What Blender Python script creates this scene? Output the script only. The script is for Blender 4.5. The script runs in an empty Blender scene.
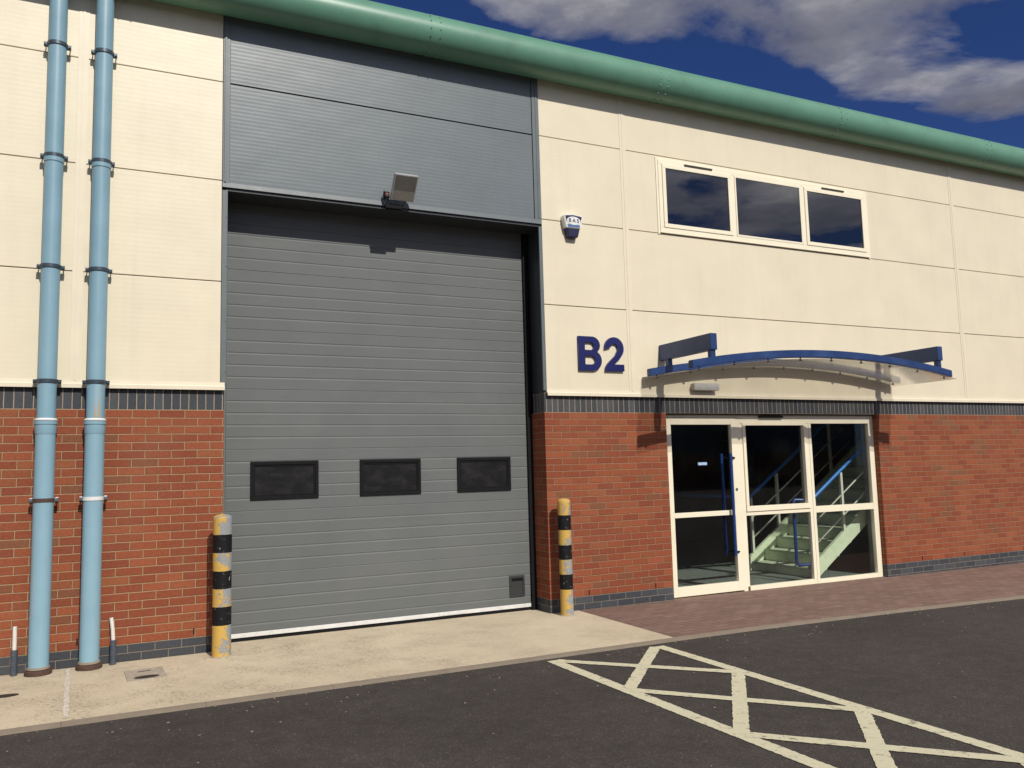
import bpy, bmesh, math, random
from mathutils import Vector, Matrix, noise as mnoise
random.seed(7)
scn = bpy.context.scene
C = scn.collection
PI = math.pi

# ------------------------------------------------------------------ helpers
class MB:
    """collects shapes; build() links them as ONE mesh object"""
    def __init__(s): s.bm = bmesh.new()
    def box(s, x0, x1, y0, y1, z0, z1, mi=0, bev=0, mat=None):
        vs = [(x, y, z) for x in (x0, x1) for y in (y0, y1) for z in (z0, z1)]
        if mat is not None: vs = [mat @ Vector(v) for v in vs]
        v = [s.bm.verts.new(p) for p in vs]
        fs = [(0,1,3,2),(4,6,7,5),(0,4,5,1),(2,3,7,6),(0,2,6,4),(1,5,7,3)]
        out = []
        for f in fs:
            q = s.bm.faces.new([v[i] for i in f]); q.material_index = mi; out.append(q)
        if bev > 0:
            es = list({e for f in out for e in f.edges})
            r = bmesh.ops.bevel(s.bm, geom=es, offset=bev, segments=2, affect='EDGES', profile=.6)
            for f in r['faces']: f.material_index = mi
        return s
    def tube(s, p, r, n=20, mi=0, cap=True, smooth=True):
        """tube through points p with radius r (number or list)"""
        p = [Vector(a) for a in p]; rr = r if isinstance(r, (list, tuple)) else [r]*len(p)
        rings = []
        up0 = None
        for i, a in enumerate(p):
            d = (p[min(i+1, len(p)-1)] - p[max(i-1, 0)])
            if d.length < 1e-7: d = Vector((0,0,1))
            d.normalize()
            ref = Vector((0,1,0)) if abs(d.y) < .9 else Vector((1,0,0))
            u = d.cross(ref).normalized(); w = d.cross(u)
            rings.append([s.bm.verts.new(a + (u*math.cos(2*PI*k/n) + w*math.sin(2*PI*k/n))*rr[i]) for k in range(n)])
        for a, b in zip(rings, rings[1:]):
            for k in range(n):
                f = s.bm.faces.new((a[k], a[(k+1)%n], b[(k+1)%n], b[k])); f.material_index = mi; f.smooth = smooth
        if cap:
            f = s.bm.faces.new(rings[0][::-1]); f.material_index = mi
            f = s.bm.faces.new(rings[-1]); f.material_index = mi
        return s
    def lathe(s, prof, cx, cy, n=24, mi=0, smooth=True):
        rings = []
        for r, z in prof:
            rings.append([s.bm.verts.new((cx+max(r,1e-4)*math.cos(2*PI*k/n), cy+max(r,1e-4)*math.sin(2*PI*k/n), z)) for k in range(n)])
        for a, b in zip(rings, rings[1:]):
            for k in range(n):
                f = s.bm.faces.new((a[k], a[(k+1)%n], b[(k+1)%n], b[k])); f.material_index = mi; f.smooth = smooth
        s.bm.faces.new(rings[0][::-1]).material_index = mi
        s.bm.faces.new(rings[-1]).material_index = mi
        return s
    def prism(s, pts, axis, a, b, mi=0, smooth=False):
        """2D outline pts extruded along axis 'x','y','z' from a to b"""
        def P(u, v, t):
            return {'x': (t, u, v), 'y': (u, t, v), 'z': (u, v, t)}[axis]
        A = [s.bm.verts.new(P(u, v, a)) for u, v in pts]; B = [s.bm.verts.new(P(u, v, b)) for u, v in pts]
        n = len(pts)
        s.bm.faces.new(A).material_index = mi; s.bm.faces.new(B[::-1]).material_index = mi
        for k in range(n):
            f = s.bm.faces.new((A[k], B[k], B[(k+1)%n], A[(k+1)%n])); f.material_index = mi; f.smooth = smooth
        return s
    def sheet(s, pts, x0, x1, mi=0, smooth=True):
        """open profile (y,z) extruded in x"""
        A = [s.bm.verts.new((x0, y, z)) for y, z in pts]; B = [s.bm.verts.new((x1, y, z)) for y, z in pts]
        for k in range(len(pts)-1):
            f = s.bm.faces.new((A[k], A[k+1], B[k+1], B[k])); f.material_index = mi; f.smooth = smooth
        return s
    def build(s, name, mats, parent=None, loc=None, recalc=True, split=False):
        if split:                                          # every loose piece becomes an object of its own
            seen = set(); out = []
            for v in s.bm.verts:
                if v in seen: continue
                st = [v]; isl = []
                seen.add(v)
                while st:
                    q = st.pop(); isl.append(q)
                    for e in q.link_edges:
                        o = e.other_vert(q)
                        if o not in seen: seen.add(o); st.append(o)
                nb = MB(); mp = {q: nb.bm.verts.new(q.co) for q in isl}
                for f in {f for q in isl for f in q.link_faces}:
                    g = nb.bm.faces.new([mp[q] for q in f.verts]); g.smooth = f.smooth; g.material_index = f.material_index
                out.append(nb.build(name, mats, parent, loc, recalc))
            return out
        if recalc: bmesh.ops.recalc_face_normals(s.bm, faces=s.bm.faces)
        s.bm.normal_update()
        for e in s.bm.edges:
            if len(e.link_faces) == 2 and e.calc_face_angle(0) > .6: e.smooth = False
        me = bpy.data.meshes.new(name)
        s.bm.to_mesh(me); s.bm.free()
        for m in (mats if isinstance(mats, (list, tuple)) else [mats]): me.materials.append(m)
        o = bpy.data.objects.new(name, me); C.objects.link(o)
        if parent: o.parent = parent
        if loc: o.location = loc
        return o

def thing(name, label, cat, loc=(0,0,0), group=None):
    o = bpy.data.objects.new(name, None); C.objects.link(o)
    o.empty_display_size = .1; o.location = loc
    o['label'] = label; o['category'] = cat
    if group: o['group'] = group
    return o
def tag(o, label, cat, group=None):
    o['label'] = label; o['category'] = cat
    if group: o['group'] = group
    return o
def struct(o): o['kind'] = 'structure'; return o

# ------------------------------------------------------------------ materials
class N:
    def __init__(s, name):
        s.m = bpy.data.materials.new(name); s.m.use_nodes = True
        s.t = s.m.node_tree; s.n = s.t.nodes; s.l = s.t.links
        s.p = s.n['Principled BSDF']; s.out = s.n['Material Output']
    def new(s, k, **kw):
        q = s.n.new(k)
        for a, b in kw.items(): setattr(q, a, b)
        return q
    def put(s, sock, v):
        if v is None: return
        if isinstance(v, bpy.types.NodeSocket): s.l.new(v, sock)
        elif isinstance(v, (tuple, list)) and len(v) == 3 and sock.type == 'RGBA': sock.default_value = (*v, 1)
        else: sock.default_value = v
    def obj(s): return s.new('ShaderNodeTexCoord').outputs['Object']
    def xyz(s, v=None):
        q = s.new('ShaderNodeSeparateXYZ'); s.l.new(v or s.obj(), q.inputs[0]); return q.outputs
    def M(s, op, a, b=None, c=None, clamp=False):
        q = s.new('ShaderNodeMath', operation=op, use_clamp=clamp)
        s.put(q.inputs[0], a)
        if b is not None: s.put(q.inputs[1], b)
        if c is not None: s.put(q.inputs[2], c)
        return q.outputs[0]
    def comb(s, x, y, z):
        q = s.new('ShaderNodeCombineXYZ')
        for i, v in enumerate((x, y, z)): s.put(q.inputs[i], v)
        return q.outputs[0]
    def scalev(s, v, sc):
        q = s.new('ShaderNodeVectorMath', operation='MULTIPLY'); s.l.new(v, q.inputs[0]); q.inputs[1].default_value = sc; return q.outputs[0]
    def noise(s, scale, detail=4, rough=.55, vec=None, dist=0):
        q = s.new('ShaderNodeTexNoise'); s.l.new(vec or s.obj(), q.inputs['Vector'])
        q.inputs['Scale'].default_value = scale; q.inputs['Detail'].default_value = detail
        q.inputs['Roughness'].default_value = rough; q.inputs['Distortion'].default_value = dist
        return q.outputs['Fac']
    def voro(s, scale, vec=None, feature='F1'):
        q = s.new('ShaderNodeTexVoronoi', feature=feature); s.l.new(vec or s.obj(), q.inputs['Vector']); q.inputs['Scale'].default_value = scale
        return q.outputs
    def ramp(s, fac, stops, interp='LINEAR'):
        q = s.new('ShaderNodeValToRGB'); s.put(q.inputs[0], fac); cr = q.color_ramp; cr.interpolation = interp
        while len(cr.elements) < len(stops): cr.elements.new(.5)
        for e, (p, c) in zip(cr.elements, stops):
            e.position = p; e.color = (c, c, c, 1) if not isinstance(c, (tuple, list)) else (*c, 1)
        return q.outputs[0]
    def mix(s, fac, a, b, mode='MIX'):
        q = s.new('ShaderNodeMix', data_type='RGBA', blend_type=mode)
        s.put(q.inputs[0], fac); s.put(q.inputs[6], a); s.put(q.inputs[7], b)
        return q.outputs[2]
    def white(s, vec):
        q = s.new('ShaderNodeTexWhiteNoise', noise_dimensions='3D'); s.l.new(vec, q.inputs[0]); return q.outputs['Value']
    def bump(s, h, dist=.002, strength=1, prev=None):
        q = s.new('ShaderNodeBump'); s.put(q.inputs['Height'], h); q.inputs['Distance'].default_value = dist
        q.inputs['Strength'].default_value = strength
        if prev is not None: s.l.new(prev, q.inputs['Normal'])
        return q.outputs[0]
    def schlick(s, f0):
        g = s.new('ShaderNodeNewGeometry'); d = s.new('ShaderNodeVectorMath', operation='DOT_PRODUCT')
        s.l.new(g.outputs['Normal'], d.inputs[0]); s.l.new(g.outputs['Incoming'], d.inputs[1])
        c = s.M('SUBTRACT', 1, s.M('ABSOLUTE', d.outputs['Value']))
        return s.M('ADD', f0, s.M('MULTIPLY', s.M('POWER', c, 5), 1-f0))
    def fin(s, col=None, rough=None, nrm=None, metal=None, spec=None, coat=None):
        s.put(s.p.inputs['Base Color'], col); s.put(s.p.inputs['Roughness'], rough)
        if nrm is not None: s.l.new(nrm, s.p.inputs['Normal'])
        s.put(s.p.inputs['Metallic'], metal); s.put(s.p.inputs['Specular IOR Level'], spec); s.put(s.p.inputs['Coat Weight'], coat)
        return s.m

def plain(name, col, rough=.5, var=.12, sc=6, metal=None, bump=.0004, spec=None, dirt=None, dirtamt=.35):
    k = N(name)
    n = k.noise(sc, 5, .6)
    c = k.mix(k.ramp(n, [(.3, 0), (.7, 1)]), tuple(x*(1-var) for x in col), tuple(min(1, x*(1+var)) for x in col))
    if dirt:
        d = k.M('MULTIPLY', k.ramp(k.noise(sc*2.7, 6, .7), [(.52, 0), (.72, 1)]), dirtamt)
        c = k.mix(d, c, dirt)
    r = k.M('ADD', k.M('MULTIPLY', k.noise(sc*3, 3), .2), rough-.1)
    return k.fin(c, r, k.bump(k.noise(sc*12, 4), bump), metal, spec)

def brick_mat(name, j0, cols, mortar, bl=.225, bh=.075, mort=.010, vert=False, zo=0, axis='xz', bumpd=.009, half=True, rough=.8):
    """running bond by position on the wall: every brick its own tone"""
    k = N(name); x, y, z = k.xyz()
    if axis == 'xz': u = k.M('ADD', x, y); v = z
    else: u = x; v = y
    wob = k.M('MULTIPLY', k.M('SUBTRACT', k.noise(9, 2), .5), .005)
    v = k.M('ADD', k.M('ADD', v, -zo), wob)
    r = k.M('FLOOR', k.M('DIVIDE', v, bh))
    par = k.M('FLOORED_MODULO', r, 2)
    u = k.M('ADD', u, k.M('MULTIPLY', k.M('SUBTRACT', k.noise(11, 2), .5), .005))
    uu = k.M('SUBTRACT', u, j0)
    if half: uu = k.M('ADD', uu, k.M('MULTIPLY', k.M('SUBTRACT', 1, par), bl/2))
    uc = k.M('DIVIDE', uu, bl)
    c = k.M('FLOOR', uc)
    fu = k.M('MULTIPLY', k.M('FRACT', uc), bl); fv = k.M('MULTIPLY', k.M('FRACT', k.M('DIVIDE', v, bh)), bh)
    du = k.M('MINIMUM', fu, k.M('SUBTRACT', bl, fu)); dv = k.M('MINIMUM', fv, k.M('SUBTRACT', bh, fv))
    d = k.M('ADD', k.M('MINIMUM', du, dv), k.M('MULTIPLY', k.M('SUBTRACT', k.noise(60, 3, .6), .5), .0045))
    face = k.M('MULTIPLY', k.M('SUBTRACT', d, mort*.5-.0012), 1/.0024, clamp=True)   # 0 in the joint, 1 on the brick
    w = k.white(k.comb(c, r, 3.7)); w2 = k.white(k.comb(r, c, 9.1))
    col = k.ramp(w, cols, 'CONSTANT')
    col = k.mix(k.M('MULTIPLY', w2, .35), col, tuple(a*.72 for a in cols[1][1]), 'MIX')
    mott = k.ramp(k.noise(42, 5, .7), [(.28, .78), (.72, 1.22)])
    col = k.mix(1, col, mott, 'MULTIPLY')
    # broad weathering: paler bloom in soft patches
    bloom = k.M('MULTIPLY', k.ramp(k.noise(1.1, 5, .6), [(.5, 0), (.75, 1)]), .16)
    col = k.mix(bloom, col, mortar)
    mcol = k.mix(k.noise(25, 4), tuple(a*.75 for a in mortar), tuple(min(1, a*1.2) for a in mortar))
    fin = k.mix(face, mcol, col)
    h = k.M('ADD', face, k.M('MULTIPLY', k.noise(160, 4, .7), .22))
    h = k.M('ADD', h, k.M('MULTIPLY', w2, .15))
    return k.fin(fin, rough, k.bump(h, bumpd), spec=.25)

RED = [(0, (.26,.074,.034)), (.001, (.235,.063,.029)), (.28, (.26,.073,.033)), (.50, (.285,.083,.037)), (.70, (.225,.060,.030)), (.83, (.265,.086,.038)), (.92, (.195,.080,.041)), (.965, (.215,.092,.044))]
BLUE = [(0, (.052,.058,.068)), (.001, (.046,.052,.062)), (.3, (.06,.066,.076)), (.6, (.053,.058,.066)), (.85, (.075,.08,.088))]
M_brickL = brick_mat('red_brick_left', .1125, RED, (.37,.235,.135))
M_brickR = brick_mat('red_brick_right', .2175, RED, (.34,.19,.11), mort=.009)
M_plinL = brick_mat('blue_brick_left', .1125, BLUE, (.20,.17,.14), rough=.55)
M_plinR = brick_mat('blue_brick_right', .2175, BLUE, (.20,.18,.15), rough=.55)
M_sold = brick_mat('blue_soldier_brick', -.004, BLUE, (.31,.26,.20), bl=.075, bh=.225, zo=2.25, half=False, rough=.5, mort=.011)
PAV = [(0, (.23,.147,.118)), (.001, (.215,.136,.108)), (.3, (.235,.15,.12)), (.6, (.25,.162,.13)), (.85, (.20,.127,.10))]
M_pav = brick_mat('paving_block', 0, PAV, (.11,.08,.065), bl=.2, bh=.1, mort=.006, axis='xy', bumpd=.004, rough=.85)

# cream profiled cladding: fine horizontal micro-ribs pressed in the sheet
def clad_mat(name, col, rough, ribs=.0012, pitch=.05, var=.04, coat=None):
    k = N(name); x, y, z = k.xyz()
    n = k.noise(1.7, 4, .5)
    c = k.mix(k.ramp(n, [(.3, 0), (.7, 1)]), tuple(a*(1-var) for a in col), tuple(a*(1+var*.5) for a in col))
    # faint rain streaks: noise stretched down the sheet
    sv = k.scalev(k.obj(), (7, 1, .5)); st = k.M('MULTIPLY', k.ramp(k.noise(1, 6, .65, sv), [(.52, 0), (.8, 1)]), .24)
    c = k.mix(st, c, tuple(a*.72 for a in col))
    rib = k.M('SINE', k.M('MULTIPLY', z, 2*PI/pitch))
    rib = k.M('MULTIPLY', k.M('ADD', rib, 1), .5)
    oil = k.noise(2.2, 2, .4, k.scalev(k.obj(), (1, 1, 1.6)))
    nr = k.bump(rib, ribs)
    nr = k.bump(oil, .01, .35, nr)
    nr = k.bump(k.noise(260, 2), .0003, 1, nr)
    return k.fin(c, rough, nr, coat=coat)
M_cream = clad_mat('cream_cladding', (.725,.655,.49), .42, ribs=.00016, pitch=.045, var=.05)
M_creamtrim = plain('cream_trim', (.725,.655,.505), .4, .04, 3)
M_greyclad = clad_mat('grey_cladding', (.135,.160,.170), .36, ribs=.0003, pitch=.04, var=.06)
M_greytrim = plain('grey_trim', (.120,.142,.150), .42, .06, 4)
M_greyjamb = plain('grey_shade_flashing', (.035,.040,.044), .42, .08, 4)  # grey trim tone darkened to deepen the shade on the reveals
M_green = plain('green_eaves_paint', (.112,.262,.180), .36, .09, 1.6, bump=.0002, dirt=(.06,.12,.08), dirtamt=.25)
M_roof = plain('roof_sheet', (.12,.2,.16), .5)
M_black = plain('black_seal', (.006,.006,.007), .75, spec=.2)
M_darkslot = plain('vent_slot_dark', (.03,.028,.022), .6)
M_frame = plain('cream_frame_paint', (.84,.78,.60), .32, .03, 3, bump=.0002)
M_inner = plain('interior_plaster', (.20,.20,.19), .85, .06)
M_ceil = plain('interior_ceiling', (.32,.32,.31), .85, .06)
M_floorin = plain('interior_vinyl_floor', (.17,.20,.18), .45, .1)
M_skirt = plain('interior_dark', (.05,.05,.055), .6)
M_stair = plain('pale_green_steel', (.66,.74,.52), .4, .06, 5, dirt=(.25,.27,.2))
M_riser = plain('stair_tread_green', (.52,.58,.42), .6, .1, 5, dirt=(.18,.19,.16))
M_railw = plain('cream_baluster', (.66,.66,.55), .35, .05)
M_blue = plain('blue_gloss_handle', (.012,.045,.19), .28, .08, 5, bump=.0001)
M_handrail = plain('blue_handrail', (.03,.17,.50), .3, .06, 5, bump=.0001)
M_navy = plain('navy_letter_face', (.012,.016,.10), .3, .1, 4, bump=.0001)
M_white = plain('white_plastic', (.72,.72,.70), .4, .04, 10)
M_greyp = plain('dirty_white_plastic', (.42,.42,.40), .4, .1, 14, dirt=(.2,.19,.16))
M_cam = plain('alarm_blue', (.07,.16,.33), .35)
M_alnavy = plain('alarm_navy', (.010,.012,.05), .35)
M_steel = plain('galvanised_clip', (.24,.26,.28), .35, .2, 30, metal=.7)
M_clip = plain('dark_pipe_clip', (.07,.09,.11), .35, .2, 30, metal=.5)
M_pocket = plain('dark_handle_plastic', (.030,.033,.035), .5)
M_rust = plain('rusty_collar', (.075,.040,.028), .85, .3, 30, dirt=(.16,.10,.07))
M_alu = plain('cast_alloy', (.42,.43,.43), .35, .1, 12, metal=.3)
M_lampface = plain('lamp_face_dusty', (.13,.125,.11), .25, .1, 12)
M_lampface2 = plain('lamp_reflector_dusty', (.22,.21,.18), .3, .1, 12)
M_redbox = plain('red_brown_gland', (.26,.12,.10), .5, .2, 30)
M_seal = plain('white_bottom_rail', (.66,.66,.64), .45, .05, 8, dirt=(.34,.31,.26))

# sectional door: enamelled steel with fine woodgrain/stucco, dusty towards one tone
def door_mat():
    k = N('grey_door_enamel')
    n = k.noise(1.3, 5, .6)
    c = k.mix(k.ramp(n, [(.3, 0), (.72, 1)]), (.116,.127,.127), (.134,.142,.140))
    sm = k.ramp(k.noise(1, 7, .7, k.scalev(k.obj(), (1.2, 1, 5))), [(.55, 0), (.8, 1)])
    c = k.mix(k.M('MULTIPLY', sm, .22), c, (.20,.205,.19))
    sp = k.ramp(k.noise(70, 3, .6), [(.66, 0), (.74, 1)])
    c = k.mix(k.M('MULTIPLY', sp, .25), c, (.11,.11,.10))
    b = k.bump(k.noise(120, 3, .6, k.scalev(k.obj(), (.5, 1, 2.2))), .0007)
    b = k.bump(k.noise(1.6, 2), .012, .3, b)
    return k.fin(c, .58, b, spec=.3)
M_door = door_mat()

def bollard_mat():
    k = N('worn_striped_paint'); x, y, z = k.xyz()
    z2 = k.M('ADD', z, k.M('MULTIPLY', k.M('SUBTRACT', k.noise(14, 4, .6), .5), .012))
    a = (.56,.355,.085); b = (.006,.006,.007)
    f = k.M('DIVIDE', z2, 1.27)
    base = k.ramp(f, [(0, a), (.222, b), (.348, a), (.476, b), (.600, a), (.728, b), (.857, a)], 'CONSTANT')
    oi = k.new('ShaderNodeObjectInfo').outputs['Random']
    vec = k.new('ShaderNodeVectorMath', operation='ADD'); k.l.new(k.obj(), vec.inputs[0]); k.l.new(k.comb(k.M('MULTIPLY', oi, 40), 0, oi), vec.inputs[1])
    v = vec.outputs[0]
    isy = k.ramp(f, [(0, 1.), (.222, 0.), (.348, 1.), (.476, 0.), (.600, 1.), (.728, 0.), (.857, 1.)], 'CONSTANT')
    wear = k.ramp(k.M('ADD', k.noise(9, 6, .72, v), k.M('MULTIPLY', x, 1.3)), [(.50, 0), (.53, 1)])
    bare = k.mix(k.noise(60, 4, .7, v), (.17,.19,.20), (.36,.38,.38))
    c = k.mix(k.M('MULTIPLY', wear, isy), base, bare)
    chips = k.ramp(k.noise(30, 5, .7, v), [(.64, 0), (.66, 1)])
    c = k.mix(chips, c, (.42,.40,.36))
    dk = k.ramp(k.noise(38, 5, .7, k.scalev(v, (1, 1, 1.7))), [(.33, 1), (.36, 0)])
    c = k.mix(k.M('MULTIPLY', dk, isy), c, (.06,.05,.04))
    return k.fin(c, .6, k.bump(k.M('SUBTRACT', 1, k.M('MAXIMUM', wear, chips)), .0012), spec=.25)
M_boll = bollard_mat()

def pipe_mat():
    k = N('weathered_blue_pipe'); x, y, z = k.xyz()
    f = k.M('DIVIDE', z, 6.3)
    n = k.noise(3, 5, .6)
    c = k.mix(k.ramp(n, [(.3, 0), (.7, 1)]), (.175,.310,.385), (.220,.365,.445))
    dep = k.M('MULTIPLY', k.M('SUBTRACT', .75, f, clamp=True), .5)
    c = k.mix(dep, c, (.30,.50,.60))                       # the lower lengths are chalkier
    st = k.ramp(k.noise(1, 6, .7, k.scalev(k.obj(), (25, 25, 1.3))), [(.56, 0), (.75, 1)])
    c = k.mix(k.M('MULTIPLY', st, .22), c, (.42,.46,.46))
    sp = k.ramp(k.noise(45, 5, .7), [(.68, 0), (.72, 1)])
    c = k.mix(k.M('MULTIPLY', sp, .6), c, (.12,.16,.17))
    return k.fin(c, .42, k.bump(k.noise(60, 4), .0004))
M_pipe = pipe_mat()
def rust_streak():
    k = N('rust_streaked_blue'); x, y, z = k.xyz()
    c = k.mix(k.ramp(k.noise(1, 5, .7, k.scalev(k.obj(), (30, 30, 2))), [(.46, 0), (.58, 1)]), (.25,.40,.47), (.42,.30,.16))
    return k.fin(c, .5)
M_streak = rust_streak()

def canopy_blue():
    k = N('chipped_blue_steel')
    c = k.mix(k.ramp(k.noise(5, 5, .6), [(.3, 0), (.7, 1)]), (.010,.031,.115), (.019,.052,.165))
    fd = k.ramp(k.noise(2.2, 6, .65), [(.5, 0), (.75, 1)])
    c = k.mix(k.M('MULTIPLY', fd, .35), c, (.06,.12,.26))
    g = k.new('ShaderNodeNewGeometry').outputs['Pointiness']
    ch = k.ramp(k.noise(34, 5, .75), [(.68, 0), (.70, 1)])
    x, y, z = k.xyz()
    c = k.mix(ch, c, (.30,.33,.38))
    return k.fin(c, .36, k.bump(k.noise(40, 4), .0006))
M_cblue = canopy_blue()

def glass_mat(name, tint=(.75,.80,.78), ior=1.5, dirt=.04, bump=0):
    k = N(name)
    tr = k.new('ShaderNodeBsdfTransparent'); k.put(tr.inputs[0], tint)
    gl = k.new('ShaderNodeBsdfGlossy'); gl.inputs['Roughness'].default_value = .01
    fr = k.schlick(.045)
    if bump: k.l.new(k.bump(k.noise(1.1, 2, .4), bump), gl.inputs['Normal'])
    mx = k.new('ShaderNodeMixShader'); k.l.new(fr, mx.inputs[0]); k.l.new(tr.outputs[0], mx.inputs[1]); k.l.new(gl.outputs[0], mx.inputs[2])
    df = k.new('ShaderNodeBsdfDiffuse'); k.put(df.inputs[0], (.45,.44,.40))
    m2 = k.new('ShaderNodeMixShader')
    k.l.new(k.M('MULTIPLY', k.ramp(k.noise(2.3, 6, .7), [(.45, 0), (.8, 1)]), dirt), m2.inputs[0])
    k.l.new(mx.outputs[0], m2.inputs[1]); k.l.new(df.outputs[0], m2.inputs[2])
    k.l.new(m2.outputs[0], k.out.inputs[0])
    return k.m
M_glass = glass_mat('door_glass', (.95,.97,.96), 1.5, .006)
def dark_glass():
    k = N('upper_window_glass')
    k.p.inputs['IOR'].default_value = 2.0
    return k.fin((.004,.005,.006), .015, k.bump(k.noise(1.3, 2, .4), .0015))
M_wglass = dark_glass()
def doorlight():
    k = N('scratched_acrylic')
    sc = k.ramp(k.noise(1, 6, .75, k.scalev(k.obj(), (5, 5, 9))), [(.45, 0), (.85, 1)])
    c = k.mix(sc, (.008,.008,.009), (.035,.033,.033))
    sp = k.ramp(k.noise(30, 4, .7), [(.69, 0), (.73, 1)])
    c = k.mix(k.M('MULTIPLY', sp, .5), c, (.12,.11,.10))
    return k.fin(c, .3, k.bump(k.noise(12, 3), .0008))
M_dl = doorlight()
def polycarb():
    k = N('polycarbonate_sheet')
    tr = k.new('ShaderNodeBsdfTransparent'); k.put(tr.inputs[0], (.97,.965,.95))
    tl = k.new('ShaderNodeBsdfTranslucent'); k.put(tl.inputs[0], (.75,.70,.62))
    df = k.new('ShaderNodeBsdfDiffuse'); k.put(df.inputs[0], (.72,.68,.60))
    gl = k.new('ShaderNodeBsdfGlossy'); gl.inputs['Roughness'].default_value = .12
    a = k.new('ShaderNodeMixShader'); a.inputs[0].default_value = .5; k.l.new(tl.outputs[0], a.inputs[1]); k.l.new(df.outputs[0], a.inputs[2])
    b = k.new('ShaderNodeMixShader'); k.l.new(k.ramp(k.noise(3, 6, .7), [(.3, .10), (.8, .20)]), b.inputs[0]); k.l.new(tr.outputs[0], b.inputs[1]); k.l.new(a.outputs[0], b.inputs[2])
    fr = k.schlick(.03)
    c = k.new('ShaderNodeMixShader'); k.l.new(fr, c.inputs[0]); k.l.new(b.outputs[0], c.inputs[1]); k.l.new(gl.outputs[0], c.inputs[2])
    k.l.new(c.outputs[0], k.out.inputs[0]); return k.m
M_poly = polycarb()

def concrete_mat():
    k = N('buff_concrete')
    n = k.noise(.9, 7, .65)
    c = k.mix(k.ramp(n, [(.25, 0), (.75, 1)]), (.46,.385,.27), (.64,.545,.39))
    f = k.ramp(k.noise(14, 6, .7), [(.35, 0), (.7, 1)])
    c = k.mix(k.M('MULTIPLY', f, .35), c, (.70,.62,.48))
    grime = k.ramp(k.noise(2.3, 6, .7), [(.5, 0), (.68, 1)])
    c = k.mix(k.M('MULTIPLY', grime, .30), c, (.30,.25,.18))
    # pits and moss flecks where the surface laitance has gone
    fl = k.ramp(k.noise(48, 6, .8, k.scalev(k.obj(), (.7, 1.2, 1))), [(.565, 0), (.60, .8)])
    x, y, z = k.xyz()
    left = k.M('MULTIPLY', k.M('SUBTRACT', 2.6, x), .5, clamp=True)
    reg = k.ramp(k.noise(2.2, 5, .65), [(.42, .05), (.60, 1)])
    fl = k.M('MULTIPLY', k.M('MULTIPLY', fl, reg), k.M('ADD', k.M('MULTIPLY', left, .72), .25))
    c = k.mix(fl, c, (.15,.12,.085))
    b = k.bump(k.noise(55, 6, .75), .004)
    b = k.bump(k.M('SUBTRACT', 1, fl), .004, 1, b)
    return k.fin(c, .9, b, spec=.2)
M_conc = concrete_mat()

def asphalt_mat():
    k = N('asphalt')
    ag = k.voro(150)['Color']
    s = k.new('ShaderNodeSeparateColor'); k.l.new(ag, s.inputs[0])
    c = k.ramp(s.outputs[0], [(0, (.044,.038,.035)), (.6, (.053,.046,.042)), (.85, (.063,.055,.050)), (.98, (.085,.075,.067)), (.998, (.15,.135,.115))])
    big = k.noise(.55, 6, .62)
    c = k.mix(1, c, k.ramp(big, [(.3, .82), (.7, 1.2)]), 'MULTIPLY')
    med = k.noise(7, 6, .7)
    c = k.mix(1, c, k.ramp(med, [(.3, .82), (.7, 1.18)]), 'MULTIPLY')
    tr = k.ramp(k.noise(1, 5, .6, k.scalev(k.obj(), (.22, 1.5, 1))), [(.52, 0), (.72, 1)])
    c = k.mix(k.M('MULTIPLY', tr, .22), c, (.045,.040,.038))
    oil = k.ramp(k.noise(1.9, 4, .55), [(.70, 0), (.76, 1)])
    c = k.mix(k.M('MULTIPLY', oil, .35), c, (.035,.031,.030))
    du = k.ramp(k.noise(26, 4, .7), [(.68, 0), (.76, 1)])
    c = k.mix(k.M('MULTIPLY', du, .35), c, (.16,.14,.115))
    b = k.bump(k.voro(150)['Distance'], .0018)
    b = k.bump(k.noise(30, 5, .7), .004, 1, b)
    return k.fin(c, .88, b, spec=.25)
M_asph = asphalt_mat()

def marking_mat():
    k = N('worn_cream_road_paint')
    c = k.mix(k.noise(8, 6, .7), (.54,.50,.35), (.68,.64,.46))
    ag = k.ramp(k.noise(110, 4, .7), [(.60, 0), (.72, 1)])
    c = k.mix(k.M('MULTIPLY', ag, .45), c, (.20,.18,.13))
    wear = k.ramp(k.noise(16, 7, .78), [(.555, 0), (.63, 1)])
    wear = k.M('MULTIPLY', wear, .7)
    c = k.mix(wear, c, (.09,.082,.07))
    return k.fin(c, .8, k.bump(k.noise(90, 5, .7), .003), spec=.25)
M_mark = marking_mat()
def kerb_mat():
    k = N('kerb_concrete'); x, y, z = k.xyz()
    c = k.mix(k.noise(5, 7, .7), (.20,.165,.13), (.33,.275,.21))
    fr = k.M('FRACT', k.M('DIVIDE', k.M('ADD', x, .3), .915)); e = k.M('MINIMUM', fr, k.M('SUBTRACT', 1, fr))
    j = k.M('LESS_THAN', e, .004)
    c = k.mix(k.M('MULTIPLY', j, .4), c, (.07,.06,.05))
    return k.fin(c, .9, k.bump(k.noise(70, 5, .7), .004), spec=.2)
M_kerb = kerb_mat()
M_sealant = plain('pale_joint_sealant', (.60,.55,.46), .8, .3, 20, dirt=(.18,.15,.12), dirtamt=.7)
M_cover = plain('drain_cover_concrete', (.37,.32,.25), .85, .2, 20, dirt=(.16,.13,.1))
M_hole = plain('drain_hole_dark', (.03,.022,.018), .9)
M_pebble = plain('pebble_and_leaf', (.26,.21,.14), .8, .5, 3)
M_duct = plain('duct_grey', (.055,.07,.09), .5, .2, 20, dirt=(.2,.2,.2))
M_ductw = plain('duct_white', (.62,.60,.55), .5, .1, 20, dirt=(.3,.27,.22))

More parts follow.
